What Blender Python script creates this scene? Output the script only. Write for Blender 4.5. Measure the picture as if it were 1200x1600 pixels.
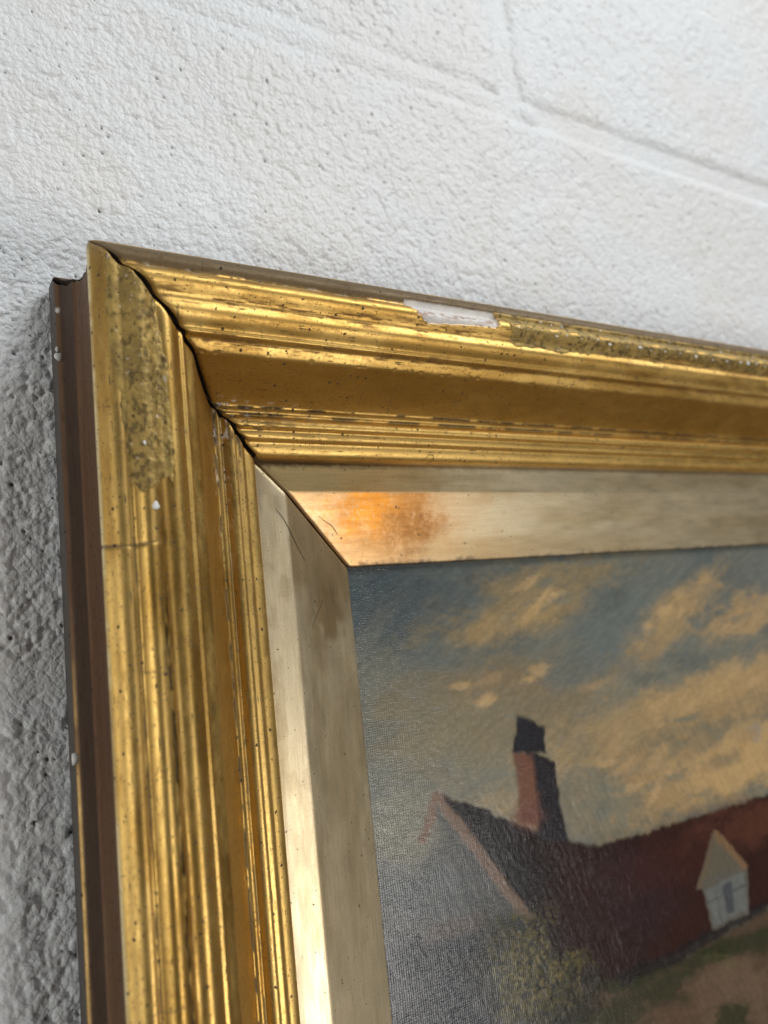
import bpy, math, random
import numpy as np
from mathutils import Matrix, Vector

# ------------------------------------------------------------------ clear
for o in list(bpy.data.objects):
    bpy.data.objects.remove(o, do_unlink=True)
scene = bpy.context.scene
COL = scene.collection
MM = 0.001

# ------------------------------------------------------------------ camera
cam_d = bpy.data.cameras.new('camera')
cam = bpy.data.objects.new('camera', cam_d)
COL.objects.link(cam)
RIGHT = (0.85076, -0.51498, -0.10488)
DOWN = (-0.01154, 0.18122, -0.98337)
FWD = (0.52542, 0.83783, 0.14823)
cam.matrix_world = Matrix((
    (RIGHT[0], -DOWN[0], -FWD[0], -39.61 * MM),
    (RIGHT[1], -DOWN[1], -FWD[1], -226.58 * MM),
    (RIGHT[2], -DOWN[2], -FWD[2], -103.63 * MM),
    (0, 0, 0, 1)))
cam_d.sensor_fit = 'VERTICAL'
cam_d.sensor_height = 24.0
cam_d.sensor_width = 18.0
cam_d.lens = 1216.8 / 1600.0 * 24.0
cam_d.clip_start = 0.005
cam_d.clip_end = 50.0
cam_d.dof.use_dof = True
cam_d.dof.focus_distance = 0.224
cam_d.dof.aperture_fstop = 6.4
scene.camera = cam

# ------------------------------------------------------------------ light
world = bpy.data.worlds.new('World')
scene.world = world
world.use_nodes = True
bg = world.node_tree.nodes['Background']
bg.inputs['Color'].default_value = (0.92, 0.96, 1.0, 1)
bg.inputs['Strength'].default_value = 0.05


def area(name, loc, target, size, power, color, size_y=None):
    d = bpy.data.lights.new(name, 'AREA')
    d.energy = power
    d.color = color
    d.shape = 'RECTANGLE'
    d.size = size
    d.size_y = size_y or size
    o = bpy.data.objects.new(name, d)
    COL.objects.link(o)
    o.location = loc
    o.rotation_euler = (Vector(target) - Vector(loc)).to_track_quat('-Z', 'Y').to_euler()
    return o


area('window_light_high', (1.65, -1.60, 2.05), (0.1, 0, 0.1), 1.6, 74.0, (0.95, 0.98, 1.0))
area('ceiling_light_left', (-0.85, -0.70, 1.15), (0.1, 0, 0.1), 0.45, 3.4, (0.94, 0.97, 1.0))
area('window_light_left', (-1.25, -0.50, -0.28), (0.0, 0, -0.1), 0.24, 6.4, (1.0, 0.98, 0.92), 0.9)
area('door_light_low', (0.50, -0.98, -0.62), (0.08, 0, -0.15), 0.28, 5.2, (1.0, 0.97, 0.93), 0.50)

scene.view_settings.view_transform = 'Standard'
scene.view_settings.look = 'None'
scene.view_settings.exposure = 0.0
scene.view_settings.gamma = 1.0
scene.view_settings.use_curve_mapping = False
scene.render.engine = 'CYCLES'
scene.cycles.max_bounces = 8

# ------------------------------------------------------------------ numpy noise


def _hash(ix, iy, seed):
    h = (ix.astype(np.int64) * 374761393 + iy.astype(np.int64) * 668265263 + seed * 974634777) & 0xFFFFFFFF
    h = ((h ^ (h >> 13)) * 1274126177) & 0xFFFFFFFF
    h = ((h ^ (h >> 16)) * 2246822519) & 0xFFFFFFFF
    h = h ^ (h >> 15)
    return (h & 0xFFFFFF) / float(0x1000000)


def vnoise(x, y, seed=0):
    ix = np.floor(x); iy = np.floor(y)
    fx = x - ix; fy = y - iy
    fx = fx * fx * fx * (fx * (fx * 6 - 15) + 10); fy = fy * fy * fy * (fy * (fy * 6 - 15) + 10)
    a = _hash(ix, iy, seed); b = _hash(ix + 1, iy, seed)
    c = _hash(ix, iy + 1, seed); d = _hash(ix + 1, iy + 1, seed)
    return (a * (1 - fx) + b * fx) * (1 - fy) + (c * (1 - fx) + d * fx) * fy


def fbm(x, y, seed=0, octv=4, gain=0.5):
    t = 0; amp = 1.0; tot = 0
    for k in range(octv):
        t = t + amp * vnoise(x * 2 ** k + 17.3 * k, y * 2 ** k - 9.1 * k, seed + k * 7)
        tot += amp; amp *= gain
    return t / tot


def sst(a, b, x):
    t = np.clip((x - a) / (b - a), 0, 1)
    return t * t * (3 - 2 * t)


def domes(x, y, seed, rmin=0.45, rmax=0.85, prob=1.0, pw=0.7):
    """rounded overlapping lumps, 0..1"""
    ix = np.floor(x); iy = np.floor(y)
    best = np.zeros_like(x)
    for dx in (-1, 0, 1):
        for dy in (-1, 0, 1):
            cx = ix + dx; cy = iy + dy
            px = cx + _hash(cx, cy, seed); py = cy + _hash(cx, cy, seed + 1)
            r = rmin + (rmax - rmin) * _hash(cx, cy, seed + 2)
            hgt = 0.45 + 0.55 * _hash(cx, cy, seed + 3)
            d2 = ((x - px) ** 2 + (y - py) ** 2) / (r * r)
            v = hgt * np.clip(1 - d2, 0, 1) ** pw
            if prob < 1:
                v = v * (_hash(cx, cy, seed + 4) < prob)
            best = np.maximum(best, v)
    return best


def srgb(r, g, b):
    f = lambda c: (c / 12.92) if c <= 0.04045 else ((c + 0.055) / 1.055) ** 2.4
    return np.array([f(r / 255), f(g / 255), f(b / 255)])


def lerp3(c, col, m):
    return c * (1 - m[..., None]) + np.asarray(col) * m[..., None]

# ------------------------------------------------------------------ mesh helpers


def grid_object(name, P, parent=None, mats=(), attrs=None, caps=None, flip=False, closed=False):
    """P: (n, m, 3) in mm. caps: list of ('first'|'last', material index) closing the end rings"""
    n, m = P.shape[:2]
    idx = np.arange(n * m).reshape(n, m)
    if closed:
        idx2 = np.concatenate([idx, idx[:, :1]], 1)
    else:
        idx2 = idx
    q = np.stack([idx2[:-1, :-1], idx2[1:, :-1], idx2[1:, 1:], idx2[:-1, 1:]], -1).reshape(-1, 4)
    if flip:
        q = q[:, ::-1]
    faces_n = len(q)
    me = bpy.data.meshes.new(name)
    loops = q.reshape(-1)
    starts = np.arange(faces_n) * 4
    totals = np.full(faces_n, 4)
    mati = np.zeros(faces_n, dtype=np.int32)
    if caps:
        for which, mi in caps:
            ring = idx[0] if which == 'first' else idx[-1]
            if (which == 'last') != flip:
                ring = ring[::-1]
            starts = np.append(starts, len(loops)); totals = np.append(totals, m)
            loops = np.concatenate([loops, ring]); mati = np.append(mati, mi)
    me.vertices.add(n * m)
    me.vertices.foreach_set('co', (P.reshape(-1) * MM).astype(np.float32))
    me.loops.add(len(loops))
    me.loops.foreach_set('vertex_index', loops.astype(np.int32))
    me.polygons.add(len(starts))
    me.polygons.foreach_set('loop_start', starts.astype(np.int32))
    me.polygons.foreach_set('loop_total', totals.astype(np.int32))
    me.polygons.foreach_set('material_index', mati.astype(np.int32))
    sm = np.ones(len(starts), dtype=bool)
    sm[faces_n:] = False
    me.polygons.foreach_set('use_smooth', sm)
    me.update(calc_edges=True)
    for mt in mats:
        me.materials.append(mt)
    for k, v in (attrs or {}).items():
        v = np.asarray(v, dtype=np.float32).reshape(n * m, -1)
        if k == 'Col':
            a = me.attributes.new('Col', 'FLOAT_COLOR', 'POINT')
            a.data.foreach_set('color', np.concatenate([v, np.ones((n * m, 1), np.float32)], 1).reshape(-1))
        else:
            a = me.attributes.new(k, 'FLOAT_VECTOR', 'POINT')
            a.data.foreach_set('vector', v.reshape(-1))
    o = bpy.data.objects.new(name, me)
    COL.objects.link(o)
    if parent:
        o.parent = parent
    return o


def tube_object(name, pts, rad, mat, parent, seg=6):
    """thin tapered thread through pts (mm)"""
    pts = np.array(pts, float)
    n = len(pts)
    P = np.zeros((n, seg, 3))
    for i in range(n):
        t = pts[min(i + 1, n - 1)] - pts[max(i - 1, 0)]
        t /= np.linalg.norm(t) + 1e-9
        a = np.cross(t, (0, 1, 0.01)); a /= np.linalg.norm(a) + 1e-9
        b = np.cross(t, a)
        r = rad * (0.35 + 0.65 * math.sin(math.pi * (i + 0.3) / (n - 0.4)))
        for k in range(seg):
            an = 2 * math.pi * k / seg
            P[i, k] = pts[i] + r * (math.cos(an) * a + math.sin(an) * b)
    return grid_object(name, P, parent, (mat,), closed=True, caps=[('first', 0), ('last', 0)])


def axis_graded(a, b, f):
    """coordinates from a to b with local spacing f(x)"""
    v = [a]
    while v[-1] < b:
        v.append(v[-1] + f(v[-1]))
    v = np.array(v)
    return a + (v - a) * (b - a) / (v[-1] - a)


def smooth_profile(pts, step, it=2):
    p = np.array(pts, float)
    for _ in range(it):
        q = [p[0]]
        for i in range(len(p) - 1):
            q.append(0.78 * p[i] + 0.22 * p[i + 1]); q.append(0.22 * p[i] + 0.78 * p[i + 1])
        q.append(p[-1]); p = np.array(q)
    d = np.concatenate([[0], np.cumsum(np.linalg.norm(np.diff(p, axis=0), axis=1))])
    n = max(2, int(round(d[-1] / step)) + 1)
    t = np.linspace(0, d[-1], n)
    return np.stack([np.interp(t, d, p[:, 0]), np.interp(t, d, p[:, 1])], 1)

# ------------------------------------------------------------------ materials


class NT:
    def __init__(self, name):
        self.m = bpy.data.materials.new(name)
        self.m.use_nodes = True
        self.t = self.m.node_tree
        self.b = self.t.nodes['Principled BSDF']

    def n(self, typ, **kw):
        nd = self.t.nodes.new(typ)
        for k, v in kw.items():
            if k in nd.inputs:
                nd.inputs[k].default_value = v
            else:
                setattr(nd, k, v)
        return nd

    def l(self, a, b):
        self.t.links.new(a, b)

    def math(self, op, a, b=None, clamp=False):
        nd = self.t.nodes.new('ShaderNodeMath'); nd.operation = op; nd.use_clamp = clamp
        for i, v in enumerate((a, b)):
            if v is None:
                continue
            if isinstance(v, (int, float)):
                nd.inputs[i].default_value = v
            else:
                self.l(v, nd.inputs[i])
        return nd.outputs[0]

    def mix(self, fac, a, b, blend='MIX'):
        nd = self.t.nodes.new('ShaderNodeMix'); nd.data_type = 'RGBA'; nd.blend_type = blend
        for s, v in ((nd.inputs[0], fac), (nd.inputs[6], a), (nd.inputs[7], b)):
            if isinstance(v, (int, float)):
                s.default_value = v
            elif isinstance(v, tuple):
                s.default_value = v
            else:
                self.l(v, s)
        return nd.outputs[2]

    def attr(self, name):
        nd = self.t.nodes.new('ShaderNodeAttribute'); nd.attribute_name = name
        return nd

    def scaled(self, vec, s):
        nd = self.t.nodes.new('ShaderNodeVectorMath'); nd.operation = 'MULTIPLY'
        self.l(vec, nd.inputs[0]); nd.inputs[1].default_value = s
        return nd.outputs[0]

    def noise(self, vec, scale, detail=3.0, rough=0.55):
        nd = self.n('ShaderNodeTexNoise'); nd.inputs['Scale'].default_value = scale
        nd.inputs['Detail'].default_value = detail; nd.inputs['Roughness'].default_value = rough
        self.l(vec, nd.inputs['Vector'])
        return nd.outputs['Fac']

    def ramp(self, fac, stops):
        nd = self.n('ShaderNodeMapRange')
        nd.inputs[1].default_value = stops[0]; nd.inputs[2].default_value = stops[1]
        nd.inputs[3].default_value = stops[2]; nd.inputs[4].default_value = stops[3]
        nd.interpolation_type = 'SMOOTHSTEP'
        self.l(fac, nd.inputs[0])
        return nd.outputs[0]

    def specks(self, vec, scale, keep, rad):
        """scattered spots: mask 0/1"""
        v = self.n('ShaderNodeTexVoronoi'); v.voronoi_dimensions = '2D'
        v.inputs['Scale'].default_value = scale
        w = self.n('ShaderNodeTexNoise'); w.inputs['Scale'].default_value = 1.9; self.l(vec, w.inputs['Vector'])
        ad = self.n('ShaderNodeVectorMath'); ad.operation = 'MULTIPLY_ADD'
        self.l(w.outputs['Color'], ad.inputs[0]); ad.inputs[1].default_value = (1.1, 1.1, 0); self.l(vec, ad.inputs[2])
        self.l(ad.outputs[0], v.inputs['Vector'])
        sep = self.n('ShaderNodeSeparateColor'); self.l(v.outputs['Color'], sep.inputs[0])
        r = self.math('MULTIPLY', sep.outputs[1], rad)
        inside = self.ramp(self.math('SUBTRACT', v.outputs['Distance'], r), (-0.03, 0.03, 1.0, 0.0))
        sel = self.math('LESS_THAN', sep.outputs[0], keep)
        return self.math('MULTIPLY', inside, sel)


def gilt_material(name, speck=1.0, streak=1.0, brush=0.10):
    k = NT(name)
    col = k.attr('Col').outputs['Color']
    srf = k.attr('srf').outputs['Vector']
    st = k.attr('st').outputs['Vector']
    sep = k.n('ShaderNodeSeparateXYZ'); k.l(srf, sep.inputs[0])
    fine = k.noise(k.scaled(st, (0.10, 3.2, 1)), 1.0, 5.0, 0.65)        # streaks running along the rail
    fine2 = k.noise(k.scaled(st, (0.9, 0.9, 1)), 1.0, 4.0, 0.6)         # mottling of the leaf
    c = k.mix(k.ramp(fine, (0.50, 0.80, 0.0, 0.60 * streak)), col, (0.20, 0.095, 0.022, 1))
    c = k.mix(k.ramp(fine2, (0.45, 0.80, 0.0, 0.30)), c, k.mix(1.0, c, (0.60, 0.48, 0.36, 1), 'MULTIPLY'))
    s1 = k.specks(st, 0.36, 0.26 * speck, 0.17)
    s2 = k.specks(st, 1.5, 0.34 * speck, 0.30)
    s3 = k.specks(k.scaled(st, (0.25, 2.2, 1)), 0.7, 0.20 * speck, 0.25)
    sp = k.math('MAXIMUM', k.math('MAXIMUM', s1, k.math('MULTIPLY', s2, 0.85)), k.math('MULTIPLY', s3, 0.8))
    sp = k.math('MULTIPLY', sp, k.ramp(k.noise(st, 0.16, 3.0), (0.30, 0.52, 0.25, 1.0)))
    c = k.mix(k.math('MULTIPLY', sp, 0.9), c, (0.022, 0.014, 0.008, 1))
    k.l(c, k.b.inputs['Base Color'])
    met = k.math('MULTIPLY', sep.outputs[0], k.math('SUBTRACT', 1.0, k.math('MULTIPLY', sp, 0.9)))
    k.l(met, k.b.inputs['Metallic'])
    ro = k.math('ADD', sep.outputs[1], k.math('MULTIPLY', k.math('SUBTRACT', fine2, 0.45), 0.22), True)
    ro = k.math('ADD', ro, k.math('MULTIPLY', sp, 0.3), True)
    smg = k.ramp(k.noise(k.scaled(st, (0.16, 0.30, 1)), 1.0, 5.0, 0.65), (0.45, 0.68, 0.0, 0.08))
    ro = k.math('ADD', ro, smg, True)
    k.l(ro, k.b.inputs['Roughness'])
    bh = k.math('ADD', k.math('MULTIPLY', fine, 0.6), k.math('MULTIPLY', k.noise(st, 2.2, 3.0), 0.5))
    bh = k.math('SUBTRACT', bh, k.math('MULTIPLY', sp, 0.5))
    bp = k.n('ShaderNodeBump'); bp.inputs['Strength'].default_value = brush
    bp.inputs['Distance'].default_value = 0.0006
    k.l(bh, bp.inputs['Height']); k.l(bp.outputs[0], k.b.inputs['Normal'])
    return k.m


def liner_material():
    k = NT('pale_gilt_liner')
    col = k.attr('Col').outputs['Color']
    srf = k.attr('srf').outputs['Vector']
    st = k.attr('st').outputs['Vector']
    sep = k.n('ShaderNodeSeparateXYZ'); k.l(srf, sep.inputs[0])
    brush = k.noise(k.scaled(st, (0.06, 2.4, 1)), 1.0, 4.0, 0.7)
    broad = k.noise(k.scaled(st, (0.09, 0.5, 1)), 1.0, 5.0, 0.65)
    grain = k.noise(st, 1.5, 4.0, 0.7)
    c = k.mix(k.ramp(brush, (0.35, 0.75, 0.0, 0.42)), col, k.mix(1.0, col, (0.62, 0.52, 0.38, 1), 'MULTIPLY'))
    c = k.mix(k.ramp(broad, (0.42, 0.72, 0.0, 0.16)), c, k.mix(1.0, c, (0.70, 0.60, 0.46, 1), 'MULTIPLY'))
    c = k.mix(k.ramp(grain, (0.42, 0.75, 0.0, 0.35)), c, k.mix(1.0, c, (0.6, 0.5, 0.4, 1), 'MULTIPLY'))
    s1 = k.specks(st, 0.30, 0.10, 0.11)
    s2 = k.specks(st, 0.9, 0.035, 0.20)
    sp = k.math('MAXIMUM', s1, s2)
    c = k.mix(k.math('MULTIPLY', sp, 0.9), c, (0.025, 0.018, 0.012, 1))
    k.l(c, k.b.inputs['Base Color'])
    k.l(k.math('MULTIPLY', sep.outputs[0], k.math('SUBTRACT', 1.0, sp)), k.b.inputs['Metallic'])
    ro = k.math('ADD', sep.outputs[1], k.math('MULTIPLY', k.math('SUBTRACT', broad, 0.5), 0.16), True)
    k.l(ro, k.b.inputs['Roughness'])
    bh = k.math('ADD', k.math('MULTIPLY', brush, 0.5), k.math('MULTIPLY', grain, 0.35))
    bp = k.n('ShaderNodeBump'); bp.inputs['Strength'].default_value = 0.10
    bp.inputs['Distance'].default_value = 0.0005
    k.l(bh, bp.inputs['Height']); k.l(bp.outputs[0], k.b.inputs['Normal'])
    return k.m


def simple_material(name, col, rough, metal=0.0, var=0.35, scale=400.0, stretch=None, bump=0.2, dist=0.0004):
    k = NT(name)
    tc = k.n('ShaderNodeTexCoord').outputs['Object']
    if stretch:
        tc = k.scaled(tc, stretch)
    nz = k.noise(tc, scale, 4.0, 0.6)
    dark = tuple(v * (1 - var) for v in col) + (1,)
    k.l(k.mix(k.ramp(nz, (0.3, 0.7, 0, 1)), dark, tuple(col) + (1,)), k.b.inputs['Base Color'])
    k.b.inputs['Roughness'].default_value = rough
    k.b.inputs['Metallic'].default_value = metal
    bp = k.n('ShaderNodeBump'); bp.inputs['Strength'].default_value = bump; bp.inputs['Distance'].default_value = dist
    k.l(nz, bp.inputs['Height']); k.l(bp.outputs[0], k.b.inputs['Normal'])
    return k.m


def wall_material():
    k = NT('white_masonry_paint')
    col = k.attr('Col').outputs['Color']
    tc = k.n('ShaderNodeTexCoord').outputs['Object']
    nz = k.noise(tc, 900.0, 4.0, 0.6)
    big = k.noise(tc, 14.0, 3.0, 0.5)
    c = k.mix(k.ramp(big, (0.35, 0.7, 0.0, 0.35)), col, k.mix(1.0, col, (0.95, 0.93, 0.90, 1), 'MULTIPLY'))
    k.l(c, k.b.inputs['Base Color'])
    k.b.inputs['Roughness'].default_value = 0.48
    wv = k.n('ShaderNodeTexNoise'); wv.inputs['Scale'].default_value = 500.0; k.l(tc, wv.inputs['Vector'])
    ad = k.n('ShaderNodeVectorMath'); ad.operation = 'MULTIPLY_ADD'
    k.l(wv.outputs['Color'], ad.inputs[0]); ad.inputs[1].default_value = (0.0016, 0.0016, 0.0016); k.l(tc, ad.inputs[2])
    hh = k.math('MULTIPLY', nz, 0.35)
    for sc, am in ((620.0, 0.9), (1150.0, 0.45)):
        v = k.n('ShaderNodeTexVoronoi'); v.feature = 'F1'; v.inputs['Scale'].default_value = sc
        k.l(ad.outputs[0], v.inputs['Vector'])
        hh = k.math('SUBTRACT', hh, k.math('MULTIPLY', k.math('POWER', v.outputs['Distance'], 1.6), am))
    bp = k.n('ShaderNodeBump'); bp.inputs['Strength'].default_value = 0.60; bp.inputs['Distance'].default_value = 0.0006
    k.l(hh, bp.inputs['Height']); k.l(bp.outputs[0], k.b.inputs['Normal'])
    return k.m


def painting_material():
    k = NT('varnished_oil_paint')
    col = k.attr('Col').outputs['Color']
    tc = k.n('ShaderNodeTexCoord').outputs['Object']
    sep = k.n('ShaderNodeSeparateXYZ'); k.l(tc, sep.inputs[0])
    wob = k.noise(tc, 160.0, 2.0)

    def weave(axis, per):
        v = k.math('MULTIPLY', sep.outputs[axis], 2 * math.pi / per)
        v = k.math('ADD', v, k.math('MULTIPLY', wob, 5.0))
        return k.math('SINE', v)
    w = k.math('ADD', weave(0, 0.00082), weave(2, 0.00074))
    thr_h = k.noise(k.scaled(tc, (0.22, 1.0, 1.7)), 1500.0, 3.0, 0.6)      # weft threads
    thr_v = k.noise(k.scaled(tc, (1.7, 1.0, 0.22)), 1500.0, 3.0, 0.6)      # warp threads
    sel = k.ramp(k.noise(tc, 26.0, 2.0), (0.42, 0.58, 0.0, 1.0))
    thr = k.math('ADD', k.math('MULTIPLY', thr_h, k.math('SUBTRACT', 1.0, k.math('MULTIPLY', sel, 0.45))), k.math('MULTIPLY', thr_v, k.math('ADD', 0.15, k.math('MULTIPLY', sel, 0.35))))
    brush = k.noise(k.scaled(tc, (1.0, 1.0, 0.35)), 800.0, 3.0, 0.6)
    c = k.mix(k.ramp(thr, (0.40, 0.85, 0.0, 0.34)), col, k.mix(1.0, col, (0.55, 0.53, 0.50, 1), 'MULTIPLY'))
    k.l(c, k.b.inputs['Base Color'])
    k.b.inputs['Roughness'].default_value = 0.17
    k.b.inputs['Specular IOR Level'].default_value = 0.42
    h = k.math('ADD', k.math('MULTIPLY', w, 0.09), k.math('MULTIPLY', thr, 1.25))
    h = k.math('ADD', h, k.math('MULTIPLY', brush, 0.25))
    bp = k.n('ShaderNodeBump'); bp.inputs['Strength'].default_value = 0.50; bp.inputs['Distance'].default_value = 0.00018
    k.l(h, bp.inputs['Height']); k.l(bp.outputs[0], k.b.inputs['Normal'])
    return k.m


M_GILT = gilt_material('old_gilding', streak=0.6, brush=0.06)
M_SIDE = gilt_material('brown_toned_side', speck=0.5, streak=0.8, brush=0.10)
M_FILL = gilt_material('bronze_paint_repair', speck=0.5, streak=0.2, brush=0.25)
M_LINER = liner_material()
M_WALL = wall_material()
M_PAINT = painting_material()
M_CORE = simple_material('dark_bare_wood', (0.035, 0.022, 0.014), 0.8, scale=900)
M_GESSO = simple_material('white_gesso', (0.72, 0.68, 0.64), 0.7, var=0.14, scale=700, stretch=(0.4, 1, 1))
M_DAB = simple_material('white_paint_splash', (0.78, 0.77, 0.73), 0.5, var=0.1, scale=900)
M_HAIR = simple_material('dark_thread', (0.03, 0.02, 0.012), 0.6, scale=2000)
M_BACK = simple_material('grey_back_board', (0.20, 0.18, 0.16), 0.7, scale=300, stretch=(1, 1, 0.1))

# ------------------------------------------------------------------ the wall: painted concrete blocks
ZJ, XJ, HALF = 117.3, 191.3, 5.0       # bed joint height, perpend position, half joint


def wall_height(x, z, seed):
    wx = x + 1.8 * (fbm(x / 3.2, z / 3.2, 31, 2) - 0.5); wz = z + 1.8 * (fbm(x / 3.2, z / 3.2, 47, 2) - 0.5)
    b1 = domes(wx / 3.4, wz / 4.0, 3, 0.5, 0.85, 1.0, 0.36)
    b2 = domes(wx / 1.75 + 50, wz / 2.0, 13, 0.45, 0.85, 1.0, 0.42)
    b3 = domes(wx / 0.95 + 90, wz / 1.0, 23)
    low = fbm(x / 30, z / 30, 61, 3) - 0.5
    patch = sst(0.35, 0.65, fbm(x / 16, z / 16, 77, 3))
    rough = 1.0 + 0.75 * (1 - sst(-30, 30, z))
    h = ((0.36 + 0.22 * patch) * b1 + 0.26 * b2 + 0.13 * b3) * rough + 1.0 * low
    pit = np.maximum(domes(x / 7.0, z / 7.0, 103, 0.035, 0.085, 0.30), 0.8 * domes(wx / 3.1, wz / 3.6, 113, 0.04, 0.12, 0.13))
    h = h - 1.1 * np.clip(pit * 1.6, 0, 1)
    return h, pit


def mortar_y(X, Z):
    """depth of the painted joints behind the block faces"""
    hm = 0.30 * domes(X / 2.0, Z / 2.0, 201) + 0.8 * (fbm(X / 9, Z / 9, 205, 3) - 0.5)
    bed = np.exp(-((Z - ZJ) / 7.0) ** 2)
    flush = bed * (1 - sst(172, 187, X))
    rec = 1.4 - 1.3 * flush - 1.6 * np.exp(-((X - 201) ** 2 + (Z - ZJ + 1) ** 2) / 22.0)
    rec = rec - 1.1 * np.exp(-((Z - ZJ + 225) / 7.0) ** 2)
    return rec - hm * (1 - 0.3 * bed)


def wall_colour(x, z, pit):
    c = np.ones(x.shape + (3,)) * np.array([0.785, 0.80, 0.805])
    warm = fbm(x / 40, z / 40, 5, 3)
    c = lerp3(c, (0.785, 0.78, 0.765), sst(0.4, 0.7, warm))
    c = lerp3(c, (0.10, 0.095, 0.085), sst(0.30, 0.55, pit))
    return c


wall_y = np.array([0.0])
wx = axis_graded(-470, 900, lambda v: 0.7 if -35 < v < 430 else 6.0)
wz = np.concatenate([np.linspace(-560, ZJ - 232, 40), np.linspace(ZJ - 231, ZJ - 219, 12), np.linspace(ZJ - 200, ZJ - 9, 12),
                     np.linspace(ZJ - 8, ZJ + 8, 30), axis_graded(ZJ + 8.8, 340, lambda v: 1.6)])
X, Z = np.meshgrid(wx, wz, indexing='ij')
Yw = mortar_y(X, Z)
wall = grid_object('wall', np.stack([X, Yw, Z], -1), None, (M_WALL,), {'Col': wall_colour(X, Z, np.zeros_like(X))}, flip=True)
wall['kind'] = 'structure'
wall['label'] = 'white painted concrete block wall with recessed mortar joints'


def block(x0, x1, z0, z1):
    fx = lambda v: (0.50 + 0.45 * np.clip(v / 400, 0, 1)) if -32 < v < 440 else 7.0
    fz = lambda v: (0.50 + 0.30 * np.clip(v / 260, 0, 1)) if -205 < v < 285 else 7.0
    if z1 < -100:
        fx = lambda v: 0.55 if -32 < v < 10 else 7.0
    xs = axis_graded(x0, x1, fx); zs = axis_graded(z0, z1, fz)
    X, Z = np.meshgrid(xs, zs, indexing='ij')
    seen = ~((X > 14) & (Z < -16)) & (X > -45) & (X < 470) & (Z > -230)
    h = np.full(X.shape, 0.5); pit = np.zeros_like(X)
    h[seen], pit[seen] = wall_height(X[seen], Z[seen], 0)
    e = np.minimum(np.minimum(X - x0, x1 - X), np.minimum(Z - z0, z1 - Z)) + 1.3 * (fbm(X / 3.0, Z / 3.0, 91, 3) - 0.5)
    w = (1 - sst(-0.5, 6.5, e)) ** 1.2
    Y = -(h - 0.5)
    near = w > 0.001
    Y[near] = Y[near] * (1 - w[near]) + (mortar_y(X[near], Z[near]) + 0.22) * w[near]
    o = grid_object('block', np.stack([X, Y, Z], -1), wall, (M_WALL,), {'Col': wall_colour(X, Z, pit)}, flip=True)
    return o


E_ = HALF - 1.2
for (a, b, c, d) in ((XJ - 440, XJ, ZJ, ZJ + 225), (XJ, XJ + 440, ZJ, ZJ + 225),
                     (XJ - 220, XJ + 220, ZJ - 225, ZJ), (XJ - 660, XJ - 220, ZJ - 225, ZJ), (XJ + 220, XJ + 660, ZJ - 225, ZJ),
                     (XJ - 440, XJ, ZJ - 450, ZJ - 225), (XJ, XJ + 440, ZJ - 450, ZJ - 225)):
    block(a + E_, b - E_, c + E_, d - E_)

# ------------------------------------------------------------------ the frame
W_, H_ = 700.0, 560.0
frame = bpy.data.objects.new('picture_frame', None)
COL.objects.link(frame)
frame['label'] = 'worn gilt wooden picture frame with open mitred corner hanging on white block wall'
frame['category'] = 'frame'


def place(side, s, u, h):
    if side == 'top':
        return np.stack([s, -h, -u], -1)
    if side == 'left':
        return np.stack([u, -h, -s], -1)
    if side == 'right':
        return np.stack([W_ - u, -h, -s], -1)
    return np.stack([s, -h, -(H_ - u)], -1)


def side_len(side):
    return W_ if side in ('top', 'bottom') else H_


def t_axis(side, dense=True):
    L = side_len(side)
    if not dense or side in ('right', 'bottom'):
        return np.linspace(0, L, 50)
    if side == 'top':
        return axis_graded(0, L, lambda v: 0.42 + 0.5 * v / 330 if v < 330 else 8.0)
    return axis_graded(0, L, lambda v: 0.42 if v < 225 else 8.0)


FACE = [(2.4, 35.4), (0.6, 36.2), (0.0, 37.0), (-0.05, 38.0), (0.4, 39.0), (0.9, 39.5), (1.5, 40.1), (2.3, 41.2), (3.4, 42.1), (4.5, 42.5), (5.5, 42.4),
        (6.2, 41.9), (6.6, 41.7), (7.0, 42.1), (7.7, 43.3), (8.8, 44.5), (10, 45.0), (11.3, 44.7), (12.5, 43.8), (13.5, 42.9), (14.4, 42.5), (15.3, 42.6),
        (16.4, 43.0), (17.6, 43.0), (18.9, 42.3), (20.1, 41.1), (20.9, 40.2), (21.3, 40.1), (21.8, 40.3), (22.25, 40.15), (22.6, 39.4),
        (22.8, 38.4), (23.3, 37.95), (24.6, 37.3), (25.8, 36.6), (26.2, 36.1), (26.6, 35.2), (28.5, 31.6), (31, 27.3), (33.5, 23.4), (35.2, 21.3), (35.7, 21.0), (36.2, 21.3),
        (36.8, 21.5), (37.4, 21.3), (37.7, 20.6), (38.0, 20.5), (38.6, 21.2), (39.6, 21.9), (40.8, 22.1), (41.5, 21.8), (41.8, 21.1), (41.9, 20.1),
        (42.4, 20.0), (43.4, 20.1), (44.3, 19.8), (44.8, 19.2), (44.95, 18.2), (45.4, 17.9), (46.6, 17.8), (48.0, 17.4), (48.9, 16.7), (49.3, 15.8), (49.4, 13.2)]
SIDE = [(-3.2, 0.8), (-3.2, 4.0), (-3.2, 7.6), (-3.0, 8.6), (-2.5, 9.0), (-2.0, 9.4), (-1.3, 10.6), (-0.5, 12.6), (0.2, 15.0), (0.4, 15.9), (0.9, 16.2), (1.4, 18.0), (1.8, 21.0), (1.9, 25.0),
        (1.6, 30.0), (1.1, 34.0), (0.7, 36.0)]
LINER = [(48.6, 13.9), (52.0, 14.15), (58.9, 14.1), (59.5, 14.0), (60.1, 13.8), (70.0, 10.4), (82.0, 6.3), (82.6, 6.05), (82.75, 5.6), (82.75, 2.6)]

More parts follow.
